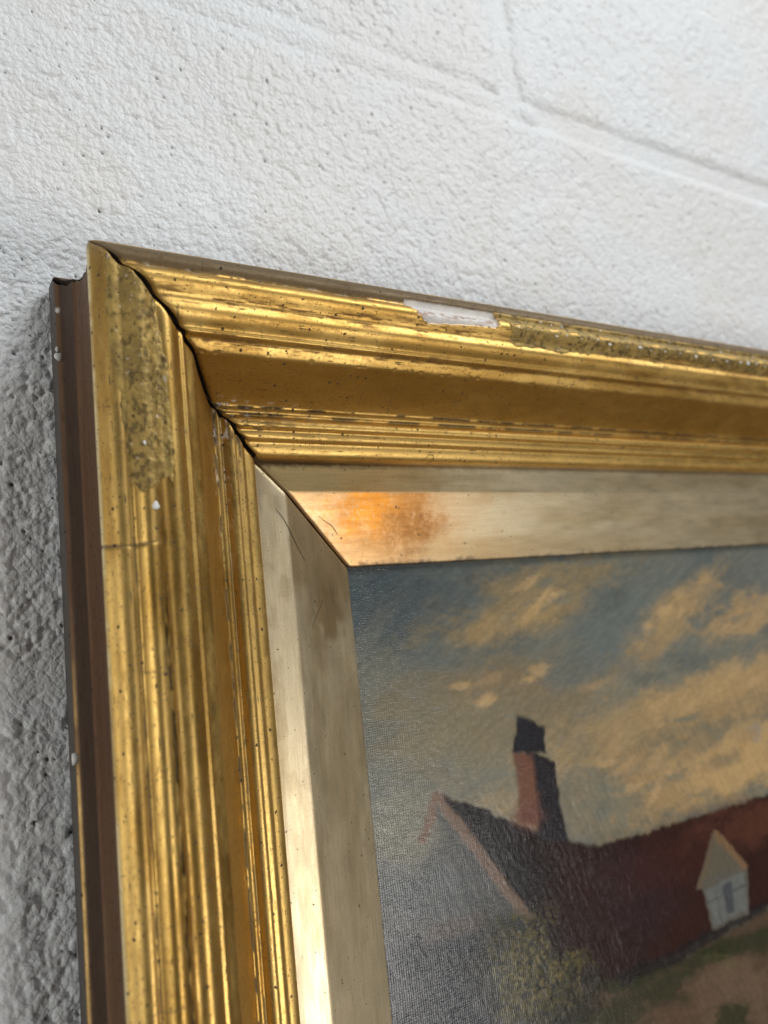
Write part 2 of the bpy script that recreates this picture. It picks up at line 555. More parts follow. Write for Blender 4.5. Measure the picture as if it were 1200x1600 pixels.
prof_face = smooth_profile(FACE, 0.30, 2)
for _it in range(4):                       # worn, softly rounded beads; crisper steps further in
    _q = prof_face.copy()
    _q[1:-1] = 0.25 * prof_face[:-2] + 0.5 * prof_face[1:-1] + 0.25 * prof_face[2:]
    _w = ((prof_face[:, 0] < 21.0) & (prof_face[:, 1] > 39.0) | (prof_face[:, 0] > 23.3) & (prof_face[:, 0] < 34.5)).astype(float)
    if _it < 2:
        _w = np.maximum(_w, 1.0)
    prof_face = prof_face * (1 - _w[:, None]) + _q * _w[:, None]
prof_side = smooth_profile(SIDE, 0.45, 1)
prof_liner = smooth_profile(LINER, 0.45, 1)


def prof_normals(pr):
    t = np.gradient(pr, axis=0)
    n = np.stack([-t[:, 1], t[:, 0]], 1)
    n /= np.linalg.norm(n, axis=1)[:, None] + 1e-9
    return n


GOLD = np.array([0.72, 0.47, 0.145])
GOLD_D = np.array([0.52, 0.31, 0.08])
RUST = np.array([0.22, 0.10, 0.025])


def gesso_mask(s, u):
    """missing leaf and gesso on the top rail"""
    e = 1.2 * (fbm(s / 2.5, u / 1.2, 301, 3) - 0.5) + 0.8 * (fbm(s / 0.9, u / 0.6, 303, 2) - 0.5)
    left = 91.0 + 0.9 * np.clip(u - 6, 0, 9) + 2.0 * e
    right = 128.0 - 0.5 * np.clip(u - 5, 0, 9) + 1.5 * e
    lo = 4.9 + 0.3 * e
    hi = 12.6 - 1.3 * sst(95, 125, s) + 0.4 * e
    return sst(-0.25, 0.25, s - left) * sst(-0.25, 0.25, right - s) * sst(-0.2, 0.2, u - lo) * sst(-0.2, 0.2, hi - u)


def face_attrs(side, s, u, h):
    sd = {'top': 0, 'left': 400, 'right': 800, 'bottom': 1200}[side]
    m = fbm(s / 18, u / 5, sd + 1, 4)
    c = np.ones(s.shape + (3,)) * GOLD
    c = lerp3(c, GOLD_D, sst(0.35, 0.7, m))
    met = np.ones_like(s); ro = 0.40 + 0.12 * fbm(s / 7, u / 2, sd + 2, 3)
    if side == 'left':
        c = c * 0.88; ro = ro - 0.05  # left gilding darkened to mimic the shade on its front
    # deep hollow toned a darker ochre
    hol = sst(25.8, 26.6, u) * (1 - sst(34.8, 35.6, u))
    c = lerp3(c, (0.47, 0.27, 0.06), hol * 0.75)
    ro = ro + 0.07 * hol
    # reeds: paler, cleaner leaf
    reed = sst(37.6, 38.4, u)
    c = lerp3(c, (0.80, 0.54, 0.18), reed * 0.6)
    # rubbed streaks, strongest by the outer valleys
    zone = np.exp(-((u - 14.0) / 1.8) ** 2) + 0.9 * np.exp(-((u - 22.9) / 1.0) ** 2) + 0.5 * np.exp(-((u - 7.0) / 0.8) ** 2) + 0.12
    stk = fbm(s / 6.0, u / 0.6, sd + 3, 4)
    rub = sst(0.64 - 0.10 * np.clip(zone, 0, 1), 0.80 - 0.08 * np.clip(zone, 0, 1), stk) * np.clip(zone, 0, 1)
    rub = rub * (0.45 if side == 'left' else 1.0)
    c = lerp3(c, RUST, rub * 0.85); met = met * (1 - 0.6 * rub); ro = ro + 0.22 * rub
    # outer band darkened in colour, imitating the dark ceiling the top one reflects
    band = (1 - sst(5.9, 6.6, u)) * sst(0.5, 1.2, u)
    band_dim = 0.95 if side == 'top' else 0.15
    c = lerp3(c, (0.13, 0.088, 0.043), band * band_dim); met = met * (1 - 0.6 * band * band_dim); ro = ro + 0.15 * band * band_dim
    # black broken lines in the grooves at the foot of the hollow and beside the corner
    crk = np.exp(-((u - 35.6 - 0.5 * (fbm(s / 8, u * 0, sd + 9, 3) - 0.5)) / 0.38) ** 2) * sst(0.40, 0.52, fbm(s / 5, u / 3, sd + 4, 4))
    crk2 = np.exp(-((u - 37.6) / 0.30) ** 2) * sst(0.44, 0.56, fbm(s / 7, u / 3, sd + 5, 4))
    crk3 = np.exp(-((u - 6.5) / 0.35) ** 2) * sst(0.40, 0.55, fbm(s / 9, u / 3, sd + 6, 4))
    cr = np.clip(crk + crk2 + crk3 * 0.8, 0, 1)
    near = np.exp(-(s - u) / 16.0)
    blot = sst(0.50, 0.60, fbm(s / 3.5, u / 0.6, sd + 7, 4)) * near * sst(35, 36, u) * (1 - sst(43.5, 44.5, u))
    cr = np.clip(cr + blot, 0, 1)
    c = lerp3(c, (0.025, 0.016, 0.010), cr * 0.92); met = met * (1 - 0.9 * cr); ro = ro + 0.3 * cr
    # little chips down to the white gesso
    chip = sst(0.655, 0.675, fbm(s / 2.2, u / 0.8, sd + 8, 3)) * (np.exp(-((u - 35.0) / 1.0) ** 2) * near * 2 + np.exp(-((u - 38.6) / 0.9) ** 2) * near * 2
            + (0.0 if side == 'left' else 0.5) * np.exp(-((u - 6.9) / 0.8) ** 2) + 0.35 * np.exp(-((u - 12.5) / 2.0) ** 2) * 0.0 * (s > 60))
    chip = np.clip(chip, 0, 1)
    c = lerp3(c, (0.62, 0.56, 0.50), chip); met = met * (1 - chip); ro = ro + 0.25 * chip
    # hairline cracks running across the moulding
    crng = np.random.RandomState(sd + 5)
    for _ in range(16):
        s0 = crng.uniform(20, 300); ua = crng.uniform(0, 34); ln = crng.uniform(3, 9)
        line = s0 + 1.6 * (fbm(u / 2.5, u * 0 + s0, sd + 41, 3) - 0.5) + crng.uniform(-0.2, 0.2) * (u - ua)
        ck = np.exp(-((s - line) / 0.17) ** 2) * sst(ua, ua + 0.6, u) * (1 - sst(ua + ln - 0.8, ua + ln, u))
        c = lerp3(c, (0.05, 0.03, 0.014), ck * 0.75); met = met * (1 - 0.6 * ck)
    # lip: light edge, on the left rail only
    lip = np.exp(-((u - 0.05) / 0.35) ** 2) * sst(36.6, 37.2, h) * (1 - sst(38.8, 39.4, h))
    pale = lip * (0.35 + 0.65 * sst(0.35, 0.5, fbm(s / 10, u * 0, sd + 11, 3)))
    if side == 'left':
        c = lerp3(c, (0.80, 0.66, 0.36), pale * 0.9); met = met * (1 - 0.5 * pale)
    # corner tip: worn and dusty
    if side in ('top', 'left'):
        tip = np.exp(-(((s - u) / 3.0) ** 2 + (u / 4.0) ** 2))
        c = lerp3(c, (0.16, 0.11, 0.06), tip * 0.8); met = met * (1 - 0.7 * tip)
    if side == 'left':                      # thin crack across the moulding below the repair
        ck = np.exp(-((s - 77.6 + 0.035 * (u - 5) ** 2 * 0.4 - 0.5) / 0.30) ** 2) * (1 - sst(10.5, 12.5, u))
        c = lerp3(c, (0.05, 0.03, 0.015), ck * 0.9); met = met * (1 - 0.8 * ck)
        # drip of dark varnish running down the ridge
        lin = np.exp(-((u - 12.4 - 0.8 * (fbm(s / 14, u * 0, 521, 3) - 0.5)) / 0.55) ** 2) * sst(78, 95, s)
        c = lerp3(c, (0.10, 0.065, 0.03), np.clip(lin * sst(0.40, 0.55, fbm(s / 5, u / 0.6, 523, 3)), 0, 1)); 
        dr = np.exp(-((u - 6.6) / 0.9) ** 2) * sst(0.45, 0.6, fbm(s / 12, u / 2, 525, 3))
        c = lerp3(c, (0.22, 0.13, 0.04), dr * 0.45)
    if side == 'top':
        g = gesso_mask(s, u)
        c = lerp3(c, (0.66, 0.60, 0.55), g); met = met * (1 - g); ro = ro * (1 - g) + 0.7 * g
    return c, met, np.clip(ro, 0.12, 0.95)


def face_disp(side, s, u, h):
    sd = {'top': 0, 'left': 400, 'right': 800, 'bottom': 1200}[side]
    d = 0.05 * (fbm(s / 30, u / 9.0, sd + 51, 2) - 0.5) + 0.008 * (fbm(s / 3.5, u / 1.5, sd + 52, 3) - 0.5)
    if side == 'top':
        d = d - 0.85 * gesso_mask(s, u)
    if side == 'left':
        d = d - 0.25 * np.exp(-((s - 77.6 + 0.014 * (u - 5) ** 2 - 0.5) / 0.35) ** 2) * (1 - sst(10.5, 12.5, u))
        d = d + 0.45 * np.exp(-((u - 12.9 - 0.6 * (fbm(s / 14, u * 0, 521, 3) - 0.5)) / 0.6) ** 2) * sst(80, 100, s) * (fbm(s / 2.2, u / 1.2, 533, 3) + 0.1)
    d = d - 0.20 * sst(0.70, 0.76, fbm(s / 1.9, u / 1.0, sd + 53, 2)) * np.exp(-((u - 26.0) / 0.6) ** 2)
    return d


def build_strip(name, side, prof, backpts, gap, mat, attr_fn, disp_fn, parent, label=None, jag=0.0):
    dense = side in ('top', 'left')
    T = t_axis(side, dense)
    pr = prof if dense else prof[np.unique(np.linspace(0, len(prof) - 1, 60).astype(int))]
    nrm = prof_normals(pr)
    L = side_len(side)
    full = np.concatenate([pr, np.array(backpts, float)])
    nf = np.concatenate([nrm, np.zeros((len(backpts), 2))])
    arc = np.concatenate([[0], np.cumsum(np.linalg.norm(np.diff(full, axis=0), axis=1))]) + 100.0 * len(side)
    U = full[:, 0][None, :]; Hh = full[:, 1][None, :]
    g = gap * (1 + 0.8 * (fbm(U / 3.0, U * 0, 71 + len(side), 4) - 0.5) * 2)
    st0 = U + g
    if jag:
        st0 = st0 + jag * fbm(Hh / 3.0, U * 0 + (5 if side == 'left' else 0), 73, 3) * sst(6, 9, Hh)
    S = st0 + (T[:, None] / L) * (L - st0 - U - g)
    Ub = np.broadcast_to(U, S.shape).copy(); Hb = np.broadcast_to(Hh, S.shape).copy()
    c, met, ro = attr_fn(side, S, Ub, Hb)
    d = disp_fn(side, S, Ub, Hb) if disp_fn else np.zeros_like(S)
    # edges along the open mitre are rounded over by wear
    d = d - 0.55 * np.exp(-np.clip(S - st0, 0, 99) / 0.6) * (jag == 0)
    P = place(side, S, Ub + d * nf[None, :, 0], Hb + d * nf[None, :, 1])
    flip = side in ('right', 'top')
    o = grid_object(name, P, parent, (mat, M_CORE),
                    {'Col': c, 'srf': np.stack([met, ro, ro * 0], -1), 'st': np.stack([S, np.broadcast_to(arc[None], S.shape), S * 0], -1)},
                    caps=[('first', 1), ('last', 1)], closed=True, flip=flip)
    if label:
        o['label'] = label
    return o


def side_attrs(side, s, u, h):
    sd = {'top': 2000, 'left': 2400, 'right': 2800, 'bottom': 3200}[side]
    m = fbm(s / 20, h / 3, sd, 4)
    c = np.ones(s.shape + (3,)) * np.array([0.105, 0.045, 0.017])
    c = lerp3(c, (0.125, 0.062, 0.024), sst(0.40, 0.60, fbm(s / 25, h / 0.7, sd + 7, 4)))
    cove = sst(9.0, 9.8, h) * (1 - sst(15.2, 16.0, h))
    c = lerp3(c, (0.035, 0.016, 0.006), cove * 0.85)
    met = 0.35 + 0 * s; ro = 0.44 + 0.15 * fbm(s / 6, h / 2, sd + 1, 3)
    grey = 1 - sst(8.2, 8.7, h)
    c = lerp3(c, (0.085, 0.075, 0.068), grey); met = met * (1 - grey); ro = ro * (1 - grey) + 0.65 * grey
    edge = np.exp(-((h - 8.9) / 0.35) ** 2) * (0.3 + 0.7 * sst(0.35, 0.5, fbm(s / 14, h * 0, sd + 3, 3))) * sst(80, 150, s) * 0.75
    c = lerp3(c, (0.70, 0.47, 0.18), edge); met = met * (1 - edge) + edge
    if side == 'left':
        wh = sst(0.68, 0.72, fbm(s / 3.0, h / 3.0, sd + 4, 3)) * (1 - sst(9.0, 9.6, h)) * (1 - sst(8, 14, s))
        c = lerp3(c, (0.70, 0.68, 0.64), wh); met = met * (1 - wh)
    return c, met, ro


def liner_attrs(side, s, u, h):
    sd = {'top': 4000, 'left': 4400, 'right': 4800, 'bottom': 5200}[side]
    c = np.ones(s.shape + (3,)) * np.array([0.74, 0.63, 0.425])
    m = fbm(s / 35, u / 6, sd, 4)
    c = lerp3(c, (0.64, 0.52, 0.32), sst(0.4, 0.75, m))
    met = 0.85 + 0 * s; ro = 0.38 + 0.10 * fbm(s / 9, u / 3, sd + 1, 3)
    n1 = fbm(s / 6, u / 6, sd + 2, 5)
    n2 = fbm(s / 1.3, u / 1.3, sd + 3, 3)
    if side == 'top':
        # tarnished, water-stained end by the corner
        tar = 1 - sst(80, 165, s + 50 * (n1 - 0.5) + 14 * (n2 - 0.5))
        outer = 1 - sst(59.2, 59.9, u)
        c = lerp3(c, (0.42, 0.30, 0.12), tar * outer * 0.8)
        inner = 1 - outer
        c = lerp3(c, (0.64, 0.38, 0.17), tar * inner * (0.75 + 0.6 * (n2 - 0.5)))
        fine_ = fbm(s / 0.8, u / 0.8, sd + 12, 3)
        drip = fbm(s / 3.2, u / 16.0, sd + 13, 5, 0.6)
        warp = 26 * (fbm(s / 9, u / 7, sd + 15, 4) - 0.5)
        env = np.exp(-((s - 97 + warp) / 18.0) ** 2) * (1 - 0.55 * sst(70, 84, u + 8 * (n1 - 0.5)))
        fld = env * (0.25 + 0.75 * sst(0.15, 0.80, 0.30 * drip + 0.30 * n1 + 0.40 * fine_))
        hot = np.exp(-(((s - 89 + 0.5 * warp) / 9.0) ** 2 + ((u - 64) / 7.0) ** 2))
        c = lerp3(c, (0.56, 0.27, 0.075), np.clip(fld * 1.6, 0, 0.92) * np.clip(inner + 0.25, 0, 1))
        c = lerp3(c, (0.68, 0.27, 0.03), np.clip(hot * (0.2 + 1.5 * sst(0.2, 0.75, fine_ * 0.5 + drip * 0.3 + n1 * 0.2)), 0, 0.9) * np.clip(inner + 0.2, 0, 1))
        drk = np.exp(-(((s - 105 + 0.6 * warp - 0.12 * (u - 70)) / 9.0) ** 2 + ((u - 72) / 11) ** 2)) * sst(0.15, 0.85, 0.35 * drip + 0.3 * n1 + 0.35 * fine_)
        c = lerp3(c, (0.30, 0.135, 0.04), np.clip(drk * 1.5, 0, 0.75) * inner)
        br = np.exp(-((s - 140) / 60.0) ** 2) * sst(72, 80, u)
        c = lerp3(c, (0.52, 0.36, 0.18), br * 0.6)
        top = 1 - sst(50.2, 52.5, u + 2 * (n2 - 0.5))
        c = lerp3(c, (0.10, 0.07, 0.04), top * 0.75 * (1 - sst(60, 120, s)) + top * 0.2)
    if side == 'left':
        w = sst(58.8, 59.6, u)
        br = np.exp(-(((s - 97) / 11.0) ** 2 + ((u - 72) / 7.0) ** 2)) * sst(0.2, 0.6, n1)
        tri = (1 - sst(82, 94, s - 0.3 * (u - 60) + 14 * (n1 - 0.5))) * w
        c = lerp3(c, (0.34, 0.22, 0.09), tri * 0.8)
        c = lerp3(c, (0.24, 0.13, 0.035), np.clip(br * 1.5, 0, 1) * w * 0.9)
        mot = sst(0.50, 0.66, fbm(s / 8, u / 4, sd + 6, 5)) * (1 - sst(60, 150, s - u))
        c = lerp3(c, (0.36, 0.25, 0.12), mot * 0.28)
        c = lerp3(c, (0.56, 0.45, 0.28), w * 0.35)  # inner bevel colour dulled to stand in for its weaker light
    dk = sst(82.3, 82.7, u) * 0.9 + 0.5 * sst(80.5, 82.5, u + 2.4 * (n2 - 0.5)) * sst(0.5, 0.6, n1)
    dk = np.clip(dk, 0, 1)
    c = lerp3(c, (0.05, 0.035, 0.02), dk); met = met * (1 - dk)
    return c, met, ro


rails = {}
liners = {}
RAIL_LABEL = {'top': 'top rail with a missing white chip and lumpy bronze repair along its outer ridge',
              'left': 'left rail with a crumbly bronze repair at its upper end', 'right': None, 'bottom': None}
for side in ('top', 'left', 'right', 'bottom'):
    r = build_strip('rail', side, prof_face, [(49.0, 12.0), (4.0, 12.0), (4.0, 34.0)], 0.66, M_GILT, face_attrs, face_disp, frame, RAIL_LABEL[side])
    rails[side] = r
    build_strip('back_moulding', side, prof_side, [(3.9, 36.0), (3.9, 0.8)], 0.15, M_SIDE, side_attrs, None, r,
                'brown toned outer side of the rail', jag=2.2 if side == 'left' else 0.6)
    liners[side] = build_strip('liner', side, prof_liner, [(48.6, 2.6)], 0.16, M_LINER, liner_attrs, None, frame,
                               {'top': 'pale gilt liner strip with orange tarnish near the corner', 'left': 'pale gilt liner strip with a brown stain'}.get(side))

# ------------------------------------------------------------------ repairs lying on the rails


def patch(name, side, s0, s1, u0, u1, off_fn, col_fn, mat, parent, step=0.36, label=None):
    ss = np.arange(s0, s1, step)
    sel = prof_face[(prof_face[:, 0] >= u0) & (prof_face[:, 0] <= u1)]
    nr = prof_normals(prof_face)[(prof_face[:, 0] >= u0) & (prof_face[:, 0] <= u1)]
    U = np.broadcast_to(sel[:, 0][None], (len(ss), len(sel))); Hh = np.broadcast_to(sel[:, 1][None], U.shape)
    S = np.broadcast_to(ss[:, None], U.shape)
    d = off_fn(S, U)
    c, met, ro = col_fn(S, U, d)
    # fade back towards the mitre so that the patch ends at the joint
    P = place(side, S, U + d * nr[None, :, 0], Hh + d * nr[None, :, 1])
    keep = d > -0.35
    o = grid_object(name, P, parent, (mat,), {'Col': c, 'srf': np.stack([met, ro, ro * 0], -1), 'st': np.stack([S, U + 0.7 * Hh, S * 0], -1)},
                    flip=(side == 'top'))
    import bmesh
    bm = bmesh.new(); bm.from_mesh(o.data)
    kf = keep.reshape(-1)
    bm.verts.ensure_lookup_table()
    bmesh.ops.delete(bm, geom=[v for v in bm.verts if not kf[v.index]], context='VERTS')
    bm.to_mesh(o.data); bm.free()
    if label:
        o['label'] = label
    return o


def left_fill_off(s, u):
    n = fbm(s / 3.2, u / 2.4, 611, 4)
    f = domes(s / 2.0, u / 1.5, 613) * 0.5 + domes(s / 1.0, u / 0.8, 617) * 0.25
    lo = 2.6 + 3.0 * sst(20, 62, s) + 2.5 * (n - 0.5); hi = 15.0 + 2.4 * sst(15, 40, s) + 2.0 * (n - 0.5)
    env = sst(-1.5, 2.2, u - lo) * sst(-1.2, 2.0, hi - u) * sst(-1.0, 2.5, 66.0 - 0.25 * (u - 9) ** 2 * 0.3 + 5 * (n - 0.5) - s) * sst(0.2, 1.4, s - u - 0.5)
    ridge = np.exp(-((u - 13.0) / 2.0) ** 2)
    g = fbm(s / 1.3, u / 1.0, 619, 4) - 0.5
    body = 0.24 + 0.35 * (n - 0.35) + 0.42 * g * sst(6.5, 9.5, u) + 0.30 * f * (0.25 + 0.9 * ridge) * sst(6.5, 9.5, u) + 0.5 * np.exp(-((u - 6.6) / 0.9) ** 2)
    return env * (body + 0.5) - 0.5


def fill_cols(s, u, d):
    n = fbm(s / 5, u / 4, 631, 4)
    g = fbm(s / 0.8, u / 0.8, 635, 3)
    c = np.ones(s.shape + (3,)) * np.array([0.30, 0.205, 0.062])
    c = lerp3(c, (0.42, 0.285, 0.085), sst(0.42, 0.66, n))
    c = lerp3(c, (0.58, 0.41, 0.13), sst(0.60, 0.80, g) * 0.35)
    c = lerp3(c, (0.10, 0.066, 0.024), sst(0.56, 0.70, fbm(s / 1.5, u / 1.0, 633, 4)) * 0.75)
    w = sst(0.82, 0.85, fbm(s / 1.2, u / 0.8, 637, 3)) * 0.8
    c = lerp3(c, (0.62, 0.57, 0.50), w)
    thin = 1 - sst(-0.30, 0.14, d)
    c = lerp3(c, GOLD * 0.8, thin * 0.8)
    met = (0.60 + 0.3 * thin) * (1 - w); ro = 0.46 + 0.18 * n - 0.08 * thin
    return c, met, ro


patch('repair', 'left', 2, 72, 1.8, 18.6, left_fill_off, fill_cols, M_FILL, rails['left'], label='crumbly olive bronze repair filler')


def top_fill_off(s, u):
    n = fbm(s / 4.5, u / 2.4, 651, 4)
    f = domes(s / 1.5, u / 1.1, 653) * 0.45 + domes(s / 0.9, u / 0.8, 657) * 0.3
    lo = 4.6; hi = 16.6 - 2.6 * sst(150, 215, s) + 1.5 * sst(210, 300, s) + 2.6 * (n - 0.5)
    env = sst(-1.0, 1.2, u - lo) * sst(-1.0, 1.6, hi - u) * sst(-1.0, 1.0, s - 127.5 - 0.45 * np.clip(u - 5, 0, 12) - 4 * (n - 0.5)) * (1 - sst(318, 326, s))
    ridge = np.exp(-((u - 10.6) / 1.5) ** 2)
    g = fbm(s / 1.3, u / 0.9, 659, 4) - 0.5
    body = 0.20 + 0.30 * (n - 0.35) + 0.18 * f * (0.4 + 0.6 * ridge) + 0.40 * g * (0.25 + 0.75 * ridge) - 0.45 * np.exp(-((u - 9.4 - 0.8 * (n - 0.5)) / 0.45) ** 2) * sst(0.4, 0.6, fbm(s / 5, u / 4, 663, 3))
    return env * (body + 0.5) - 0.5


patch('repair', 'top', 122, 330, 4.4, 18.6, top_fill_off, fill_cols, M_FILL, rails['top'], step=0.42, label='rough bronze repair filler with white spots')


def gesso_off(s, u):
    g = gesso_mask(s, u)
    e = sst(90, 92.5, s) * sst(4.4, 5.0, u) * (1 - sst(126.5, 128.5, s)) * (1 - sst(11.2, 12.2, u))
    return -0.70 + 0.22 * (fbm(s / 3, u / 1.2, 671, 4) - 0.5) - 0.5 * (1 - sst(0.05, 0.4, g))


def gesso_patch():
    ss = np.arange(90.0, 129.0, 0.4)
    m = (prof_face[:, 0] >= 4.5) & (prof_face[:, 0] <= 13.4)
    sel = prof_face[m]; nr = prof_normals(prof_face)[m]
    U = np.broadcast_to(sel[:, 0][None], (len(ss), len(sel))); Hh = np.broadcast_to(sel[:, 1][None], U.shape)
    S = np.broadcast_to(ss[:, None], U.shape)
    d = gesso_off(S, U)
    # shallow scraped hollow in the plaster
    P = place('top', S, U + d * nr[None, :, 0], Hh + d * nr[None, :, 1])
    c = np.ones(S.shape + (3,)) * np.array([0.82, 0.79, 0.75])
    bole = sst(0.46, 0.58, fbm(S / 1.6, U / 0.7, 681, 4)) * np.exp(-((U - 9.4 + 0.02 * (S - 92)) / 1.6) ** 2)
    c = lerp3(c, (0.42, 0.22, 0.13), bole * 0.8)
    o = grid_object('gesso_chip', P, rails['top'], (M_CHIP,), {'Col': c}, flip=True)
    o['label'] = 'bare white gesso where the gilding has broken away'


kk = NT('chipped_gesso')
kc = kk.attr('Col').outputs['Color']
kt = kk.n('ShaderNodeTexCoord').outputs['Object']
kn = kk.noise(kk.scaled(kt, (0.4, 1, 1)), 1500.0, 4.0)
kk.l(kk.mix(kk.ramp(kn, (0.3, 0.7, 0, 0.25)), kc, kk.mix(1.0, kc, (0.7, 0.66, 0.62, 1), 'MULTIPLY')), kk.b.inputs['Base Color'])
kk.b.inputs['Roughness'].default_value = 0.7
kb = kk.n('ShaderNodeBump'); kb.inputs['Strength'].default_value = 0.3; kb.inputs['Distance'].default_value = 0.0004
kk.l(kn, kb.inputs['Height']); kk.l(kb.outputs[0], kk.b.inputs['Normal'])
M_CHIP = kk.m
gesso_patch()


def face_h(u):
    return float(np.interp(u, prof_face[8:, 0], prof_face[8:, 1]))


def dab(name, side, s, u, r, parent, mat, seed, flat=0.45, h=None, su=1.0):
    """small irregular lump lying on the moulding"""
    rng = random.Random(seed)
    n, m = 7, 10
    hh = face_h(u) if h is None else h
    P = np.zeros((n, m, 3))
    ph = [rng.uniform(0.65, 1.25) for _ in range(m)]
    base = place(side, np.array(s), np.array(u), np.array(hh))
    for i in range(n):
        a = math.pi * i / (n - 1)
        for j in range(m):
            b = 2 * math.pi * j / m
            rr = r * math.sin(a) * ph[j] + 1e-4
            ds = rr * math.cos(b) * su; du = rr * math.sin(b); dh = r * flat * math.cos(a)
            P[i, j] = place(side, np.array(s + ds), np.array(u + du), np.array(hh + dh))
    return grid_object(name, P, parent, (mat,), closed=True)


rng = random.Random(4)
for (s, u, r) in ((134, 10.6, .7), (138, 10.9, .5), (151, 11.0, .55), (163, 11.2, .5), (171, 10.8, .9), (177, 11.1, .6), (186, 11.0, .5), (193, 10.9, .8), (199, 11.2, .7), (207, 11.0, .8),
                  (216, 11.1, .6), (225, 10.9, 1.2), (236, 11.3, .5), (245, 11.2, .7), (254, 11.0, 1.1), (259, 11.2, 1.5), (265, 11.1, .9), (271, 11.3, .6),
                  (143, 6.2, .5), (147, 6.0, .6), (152, 6.3, .5), (157, 6.1, .6), (176, 6.0, .7), (190, 6.2, .5), (214, 6.1, .6), (246, 6.2, .6), (268, 6.4, .6)):
    dab('plaster_spot', 'top', s, u + rng.uniform(-0.5, 0.5), r * rng.uniform(0.35, 0.75), rails['top'], M_DAB, int(s * 10), 0.4, face_h(u) + 0.40, rng.uniform(1.0, 2.4))
for (s, u, r) in ((69, 11.2, 0.9), (47, 13.0, .5), (54, 9.5, .4)):
    dab('plaster_spot', 'left', s, u, r, rails['left'], M_DAB, int(s * 10 + 3), 0.4, face_h(u) + 0.25, 1.4)
for (s, u, r, h) in ((18.3, -2.9, 0.7, 8.8), (20.6, -2.8, 1.2, 9.0), (128, -2.9, 1.3, 8.6)):
    dab('paint_splash', 'left', s, u, r, rails['left'], M_DAB, int(s * 7), 0.6, h, 1.2)


def liner_h(u):
    return float(np.interp(u, prof_liner[2:-3, 0], prof_liner[2:-3, 1]))


def on_liner(side, pts, lift=0.08):
    return [tuple(place(side, np.array(s), np.array(u), np.array(liner_h(u) + lift))) for s, u in pts]


def curve(pts, n=18):
    pts = np.array(pts, float)
    t = np.linspace(0, len(pts) - 1, n)
    return [(float(np.interp(v, range(len(pts)), pts[:, 0])), float(np.interp(v, range(len(pts)), pts[:, 1]))) for v in t]


tube_object('hair', on_liner('top', curve([(70.8, 66.5), (73.5, 68.3), (75.6, 69.4), (77.3, 71.2), (78.4, 72.6)])), 0.13, M_HAIR, liners['top'])
tube_object('hair', on_liner('left', curve([(64.5, 55.5), (67.5, 57.8), (71, 59.5), (76, 62.0), (80.5, 64.6)])), 0.10, M_HAIR, liners['left'])
tube_object('hair', on_liner('left', curve([(92.5, 70.8), (97.0, 67.5), (101.0, 65.0)])), 0.06, M_HAIR, liners['left'])
cl = [(109.0 + 0.0, 49.2), (110.5, 48.4), (112.0, 47.3), (113.3, 47.6), (113.6, 48.8), (112.6, 49.6), (111.2, 49.8)]
tube_object('fibre', [tuple(place('top', np.array(s), np.array(u), np.array(face_h(min(u, 49.2)) + 0.5))) for s, u in curve(cl, 22)], 0.10, M_HAIR, rails['top'])

# backing board behind the painting
BB = np.zeros((2, 2, 3))
for i, xx in enumerate((40, W_ - 40)):
    for j, zz in enumerate((-40, -(H_ - 40))):
        BB[i, j] = (xx, -1.4, zz)
grid_object('backing_board', BB, frame, (M_BACK,), flip=False)

# ------------------------------------------------------------------ the painting (flat art on canvas)
HI = np.array([[0.17688590014849231, -0.008230542636279972, -13.692462309466023],
               [0.025413011142682837, -0.20039827746651365, 89.64887153417811],
               [-0.00043513064352322396, 0.00015309701798368552, 1.0]])


def art(pts):
    """design points of the picture -> mm on the canvas"""
    p = np.array(pts, float)
    q = np.concatenate([p, np.ones((len(p), 1))], 1) @ HI.T
    return q[:, :2] / q[:, 2:]


ax = axis_graded(78, W_ - 78, lambda v: 0.40 + 0.25 * np.clip((v - 80) / 240, 0, 1) if v < 325 else 5.0)
az = -axis_graded(78, H_ - 78, lambda v: 0.42 if v < 290 else 5.0)
AX, AZ = np.meshgrid(ax, az, indexing='ij')


GX, GZ = AX.copy(), AZ.copy()
AX = GX + 1.5 * (fbm(GX / 7, GZ / 7, 761, 4) - 0.5) + 0.5 * (fbm(GX / 1.2, GZ / 2.4, 765, 3) - 0.5)
AZ = GZ + 1.5 * (fbm(GX / 7, GZ / 7, 769, 4) - 0.5) + 0.7 * (fbm(GX / 1.2, GZ / 2.4, 773, 3) - 0.5)


def sdf(poly):
    """signed distance (mm), negative inside"""
    P = art(poly)
    d = np.full(AX.shape, 1e9); inside = np.zeros(AX.shape, bool)
    n = len(P)
    for i in range(n):
        a = P[i]; b = P[(i + 1) % n]
        ex, ey = b - a
        wx_ = AX - a[0]; wy_ = AZ - a[1]
        t = np.clip((wx_ * ex + wy_ * ey) / (ex * ex + ey * ey + 1e-12), 0, 1)
        d = np.minimum(d, (wx_ - ex * t) ** 2 + (wy_ - ey * t) ** 2)
        c1 = (a[1] <= AZ) & (b[1] > AZ) | (b[1] <= AZ) & (a[1] > AZ)
        xi = a[0] + (AZ - a[1]) / (b[1] - a[1] + 1e-12) * ex
        inside ^= c1 & (AX < xi)
    d = np.sqrt(d)
    return np.where(inside, -d, d)


WOB = fbm(AX / 3.0, AZ / 3.0, 701, 4) - 0.5
WOB2 = fbm(AX / 12.0, AZ / 12.0, 705, 4) - 0.5


def fillp(c, poly, col, soft=0.8, wob=1.0, op=1.0):
    d = sdf(poly) + wob * 2.0 * WOB
    return lerp3(c, col, sst(soft, -soft, d) * op)


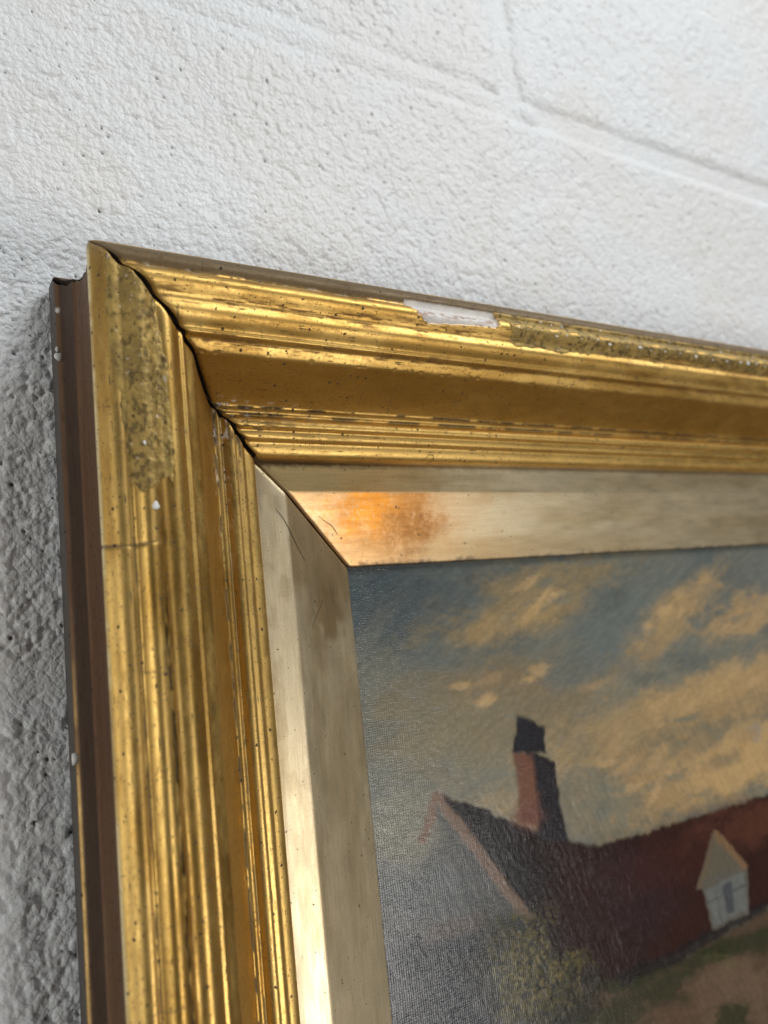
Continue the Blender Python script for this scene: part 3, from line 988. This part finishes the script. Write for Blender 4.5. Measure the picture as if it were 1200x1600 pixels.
def blob(c, cx, cy, rx, ry, ang, col, op=1.0, thr=0.35, rag=1.0, seed=0):
    o = art([(cx, cy)])[0]
    e1 = art([(cx + rx * math.cos(ang), cy + rx * math.sin(ang))])[0] - o
    e2 = art([(cx - ry * math.sin(ang), cy + ry * math.cos(ang))])[0] - o
    M = np.linalg.inv(np.stack([e1, e2], 1))
    a = M[0, 0] * (AX - o[0]) + M[0, 1] * (AZ - o[1]); b = M[1, 0] * (AX - o[0]) + M[1, 1] * (AZ - o[1])
    r2 = a * a + b * b
    d0 = e1 / np.linalg.norm(e1)
    k = r2 < 7.0
    if not k.any():
        return c
    xx = AX[k]; zz = AZ[k]; r2 = r2[k]
    ra = d0[0] * xx + d0[1] * zz; rb = -d0[1] * xx + d0[0] * zz
    n = fbm(ra / 16 + seed, rb / 7 - seed, 720, 5, 0.6)
    n2 = fbm(ra / 4 + seed, rb / 1.8 - seed, 727, 4, 0.6)
    fade = np.exp(-0.35 * r2) * sst(7.0, 4.5, r2)
    m = np.exp(-0.8 * r2) + rag * (1.5 * (n - 0.5) + 0.8 * (n2 - 0.5)) * fade
    c = c.copy()
    c[k] = lerp3(c[k], col, sst(thr - 0.36, thr + 0.46, m) * op)
    return c


S = srgb
K = 1.12
col = np.ones(AX.shape + (3,)) * S(100, 108, 106)
big = fbm(AX / 45, AZ / 30, 733, 4)
col = lerp3(col, S(116, 120, 112), sst(0.40, 0.65, big))
dep = sst(-80, -160, AZ)
col = lerp3(col, S(128, 122, 98), dep * 0.45)
# thin dark edge of the picture under the liner
col = blob(col, 640, 940, 170, 60, 0.0, S(80, 92, 96), 0.8, seed=3)
# clouds
OCH = S(186, 152, 98); OCH2 = S(164, 138, 94); OCHD = S(136, 120, 88)
col = blob(col, 800, 1100, 150, 60, -0.15, OCHD, 0.8, seed=5)
col = blob(col, 850, 930, 120, 45, -0.35, S(158, 134, 88), 0.75, seed=7)
col = blob(col, 790, 975, 75, 17, -0.35, S(180, 146, 88), 0.8, 0.42, seed=9)
col = blob(col, 850, 950, 60, 22, -0.3, OCH2, 0.7, 0.4, seed=10)
col = blob(col, 1045, 975, 95, 30, -0.80, OCH2, 0.9, seed=11)
col = blob(col, 1065, 940, 60, 18, -0.7, OCH, 0.8, 0.42, seed=12)
col = blob(col, 1180, 960, 60, 30, -0.35, OCH, 0.8, seed=13)
col = blob(col, 830, 1060, 110, 26, -0.1, S(144, 120, 84), 0.6, seed=15)
col = blob(col, 1060, 1110, 170, 50, -0.38, OCH2, 0.9, seed=17)
col = blob(col, 1150, 1070, 110, 38, -0.32, OCH, 0.9, seed=19)
col = blob(col, 960, 1180, 60, 40, -0.6, OCH2, 0.8, seed=21)
col = blob(col, 1080, 1215, 150, 48, -0.25, OCH, 0.9, seed=23)
col = blob(col, 1170, 1180, 80, 40, -0.3, S(206, 166, 102), 0.9, seed=25)
col = blob(col, 920, 1270, 110, 30, -0.1, S(178, 144, 92), 0.7, seed=27)
col = blob(col, 1085, 1155, 60, 22, -0.2, S(128, 122, 100), 0.75, seed=29)
col = blob(col, 1180, 1145, 9, 14, 0.2, S(140, 142, 146), 0.5, seed=31)
col = blob(col, 960, 1255, 30, 40, 0.2, S(126, 128, 112), 0.7, seed=33)
col = blob(col, 1000, 1060, 70, 22, -0.6, S(122, 124, 112), 0.55, seed=34)
col = blob(col, 690, 1150, 80, 60, 0.0, S(138, 126, 94), 0.6, seed=35)
col = blob(col, 905, 1270, 40, 70, 0.35, S(114, 120, 110), 0.6, seed=36)
col = blob(col, 905, 1040, 60, 20, -0.4, S(104, 114, 112), 0.7, seed=37)
col = blob(col, 960, 960, 50, 60, 0.4, S(104, 114, 112), 0.65, seed=38)
col = blob(col, 1110, 1030, 70, 16, -0.4, S(110, 116, 108), 0.7, seed=39)
# broken touches of thicker paint inside the cloud banks
rg = random.Random(21)
BANKS = (((930, 1210), (1200, 1040), 40, 20), ((950, 1230), (1200, 1150), 34, 22), ((990, 1030), (1110, 910), 26, 9), ((1120, 985), (1200, 935), 22, 6), ((730, 1000), (890, 920), 26, 9),
         ((700, 1090), (900, 1050), 34, 8), ((900, 1285), (1040, 1225), 24, 7))
for (p0, p1, spread, cnt) in BANKS:
    for q in range(cnt):
        t = rg.random()
        cx = p0[0] + (p1[0] - p0[0]) * t + rg.gauss(0, spread * 0.6); cy = p0[1] + (p1[1] - p0[1]) * t + rg.gauss(0, spread * 0.45)
        tone = rg.choice((S(198, 162, 104), S(206, 168, 112), S(176, 142, 92), S(186, 150, 102), S(150, 132, 98), S(124, 124, 108)))
        col = blob(col, cx, cy, rg.uniform(10, 30), rg.uniform(4, 10), -0.45 + rg.gauss(0, 0.35), tone, rg.uniform(0.35, 0.75), 0.42, 1.5, seed=100 + 3.7 * q)
for q in range(16):
    cx = rg.uniform(580, 1200); cy = rg.uniform(890, 1120)
    col = blob(col, cx, cy, rg.uniform(20, 50), rg.uniform(8, 18), -0.3 + rg.gauss(0, 0.3), rg.choice((S(98, 106, 104), S(110, 116, 110), S(122, 120, 106), S(92, 100, 98))), 0.45, 0.42, 1.5, seed=200 + 2.3 * q)
# ground
gnd = S(92, 72, 54)
FAR_X = 2300
col = fillp(col, [(600, 1480), (780, 1560), (960, 1515), (1050, 1500), (1200, 1420), (1500, 1290), (FAR_X, 900), (FAR_X, 2400), (560, 2400)], gnd, 2.0, 2.0)
col = blob(col, 1150, 1560, 70, 50, -0.2, S(118, 94, 72), 0.8, seed=41)
col = blob(col, 1020, 1570, 60, 35, 0.0, S(108, 82, 60), 0.7, seed=42)
for i, (cx, cy, rx, ry) in enumerate(((1090, 1500, 60, 14), (1150, 1475, 60, 12), (1040, 1540, 40, 25), (980, 1530, 40, 20), (1195, 1470, 40, 16), (1140, 1590, 30, 20), (960, 1590, 70, 25))):
    col = blob(col, cx, cy, rx, ry, -0.3, S(52, 56, 30) if i % 2 else S(60, 60, 38), 0.85, 0.40, 1.4, seed=50 + i)
col = blob(col, 1130, 1500, 30, 12, 0.2, S(118, 108, 62), 0.6, 0.45, 1.4, seed=61)
# house
wall_c = S(82, 82, 80)
col = fillp(col, [(686, 1245), (820, 1440), (900, 1620), (560, 1700), (590, 1300), (655, 1318)], wall_c, 1.6, 1.2, 0.95)
col = blob(col, 640, 1290, 60, 60, 0.0, S(140, 134, 112), 0.6, seed=67)
roofL = S(30, 26, 28); roofR = S(60, 34, 27)
col = fillp(col, [(684, 1238), (745, 1262), (800, 1285), (850, 1300), (892, 1312), (935, 1322), (1000, 1304), (1200, 1242), (1500, 1130), (FAR_X, 820), (FAR_X, 1080), (1500, 1290), (1200, 1415),
                  (1050, 1494), (965, 1530), (900, 1540), (860, 1500), (818, 1432)], roofR, 1.0, 0.8)
dr = sst(1.0, 0.0, sst(128, 172, AX + 10 * WOB2) )
inroof = sst(0.8, -0.8, sdf([(684, 1238), (745, 1262), (800, 1285), (850, 1300), (892, 1312), (935, 1322), (1000, 1304), (1030, 1400), (1010, 1510), (965, 1530), (900, 1540), (860, 1500), (818, 1432)]) + 1.5 * WOB)
col = lerp3(col, roofL, inroof * (0.35 + 0.65 * dr) * 0.95)
col = blob(col, 1000, 1400, 50, 70, 0.2, S(56, 38, 40), 0.7, seed=69)
col = blob(col, 1170, 1290, 70, 30, -0.3, S(108, 62, 42), 0.6, seed=71)
col = blob(col, 1060, 1340, 80, 30, -0.3, S(74, 38, 32), 0.6, seed=73)
col = fillp(col, [(965, 1522), (1050, 1486), (1200, 1405), (1200, 1424), (1055, 1506), (970, 1545)], S(40, 34, 34), 1.4, 1.0, 0.85)
# barge boards
bb = S(128, 102, 84)
col = fillp(col, [(676, 1240), (690, 1236), (760, 1335), (834, 1432), (822, 1446), (748, 1346), (684, 1256)], bb, 0.8, 0.7, 0.92)
col = fillp(col, [(676, 1240), (690, 1240), (684, 1275), (664, 1318), (653, 1316), (668, 1275)], S(128, 98, 78), 0.9, 0.9, 0.9)
# lower left wall, shadowy panel and brick strip
col = fillp(col, [(600, 1480), (760, 1450), (790, 1640), (600, 1680)], S(34, 39, 46), 4.0, 2.5, 0.9)
col = blob(col, 660, 1400, 60, 40, 0.1, S(96, 100, 100), 0.5, seed=77)
col = fillp(col, [(668, 1452), (757, 1424), (768, 1446), (700, 1466), (664, 1478)], S(96, 80, 70), 2.2, 1.2, 0.7)
# chimney
col = fillp(col, [(826, 1172), (868, 1190), (876, 1250), (888, 1318), (842, 1312), (836, 1250)], S(42, 37, 41), 1.0, 0.7)
col = fillp(col, [(801, 1175), (832, 1172), (840, 1240), (842, 1290), (816, 1283)], S(116, 74, 54), 1.6, 0.9)
col = blob(col, 826, 1275, 18, 16, 0, S(120, 70, 58), 0.7, seed=79)
col = fillp(col, [(806, 1120), (822, 1122), (850, 1134), (854, 1178), (836, 1176), (800, 1176), (806, 1150)], S(40, 38, 42), 0.9, 0.8)
# dormer
col = fillp(col, [(1118, 1300), (1168, 1352), (1172, 1428), (1114, 1455), (1100, 1388), (1090, 1386)], S(104, 98, 86), 0.8, 0.5)
col = fillp(col, [(1118, 1312), (1156, 1352), (1098, 1378)], S(106, 98, 80), 0.8, 0.5)
col = fillp(col, [(1116, 1298), (1124, 1298), (1170, 1352), (1162, 1358), (1119, 1312)], S(134, 102, 70), 0.9, 0.6)
col = fillp(col, [(1114, 1302), (1120, 1308), (1099, 1384), (1089, 1390)], S(112, 96, 74), 0.9, 0.6)
col = fillp(col, [(1104, 1392), (1162, 1362), (1169, 1422), (1117, 1448)], S(112, 114, 110), 0.8, 0.6)
col = fillp(col, [(1130, 1386), (1143, 1379), (1150, 1425), (1138, 1430)], S(72, 76, 80), 0.7, 0.5, 0.85)
for (a, b) in (((1104, 1410), (1167, 1380)), ((1118, 1384), (1128, 1444))):
    col = fillp(col, [a, b, (b[0] + 2, b[1] + 3), (a[0] + 2, a[1] + 3)], S(84, 86, 86), 0.5, 0.3, 0.7)
# climbing bush: dark mass first, then leafy dabs of olive and ochre
for i, (cx, cy, rx, ry) in enumerate(((830, 1540, 70, 60), (800, 1500, 40, 70), (890, 1550, 60, 40))):
    col = blob(col, cx, cy, rx, ry, 0.2, S(46, 44, 34), 0.85, 0.42, 1.6, seed=80 + i)
bo = art([(822, 1488)])[0]
benv = 0.9 * np.exp(-(((AX - bo[0]) / 16.0) ** 2 + ((AZ - bo[1] + 3) / 15.0) ** 2)) + 0.5 * np.exp(-(((AX - bo[0] - 12) / 18.0) ** 2 + ((AZ - bo[1] + 14) / 9.0) ** 2))
for k_, (sz, cc, th, op) in enumerate(((3.0, S(64, 60, 34), 0.15, 0.9), (2.3, S(92, 82, 42), 0.36, 0.85), (1.6, S(122, 104, 54), 0.58, 0.75))):
    lf = domes(AX / sz + 11 * k_, AZ / (sz * 0.8), 781 + 9 * k_, 0.35, 0.75, 0.8)
    gate = sst(0.22, 0.70, benv + 1.5 * (fbm(AX / 8, AZ / 8, 783 + k_, 4) - 0.5)) * sst(0.06, 0.30, benv)
    col = lerp3(col, cc, sst(th - 0.12, th + 0.12, lf) * gate * op)
# brush marks: strokes a few mm long that follow the clouds, the roof slope and the grass
def strokes(ang, la, lb, seed):
    ca, sa = math.cos(ang), math.sin(ang)
    wv = 2.5 * (fbm(GX / 9, GZ / 9, seed + 3, 3) - 0.5)
    return fbm((ca * GX + sa * GZ) / la + wv, (-sa * GX + ca * GZ) / lb + wv, seed, 4, 0.6)


skyw = sst(-1.0, 1.0, GZ + 168 - 0.22 * (GX - 160))
stk = strokes(0.45, 6.0, 1.1, 801) * skyw + strokes(-1.2, 7.0, 0.9, 811) * (1 - skyw)
stk = stk * 0.65 + 0.35 * fbm(GX / 1.1, GZ / 1.1, 821, 3)
col = np.clip(col * (0.86 + 0.10 * skyw[..., None]) * (0.72 + 0.56 * stk)[..., None], 0.003, 0.9)
lum = (0.3 * col[..., 0] + 0.59 * col[..., 1] + 0.11 * col[..., 2])[..., None]
col = 0.86 * col + 0.14 * lum * np.array([1.0, 0.98, 0.94])
relief = 0.10 * (stk - 0.5) + 0.22 * sst(0.12, 0.4, col[..., 0]) * stk
pa = grid_object('oil_painting', np.stack([GX, -4.2 - relief, GZ], -1), None, (M_PAINT,), {'Col': col}, flip=False)
pa['label'] = 'varnished oil painting of a red roofed cottage under ochre clouds inside the gilt frame'
pa['category'] = 'painting'
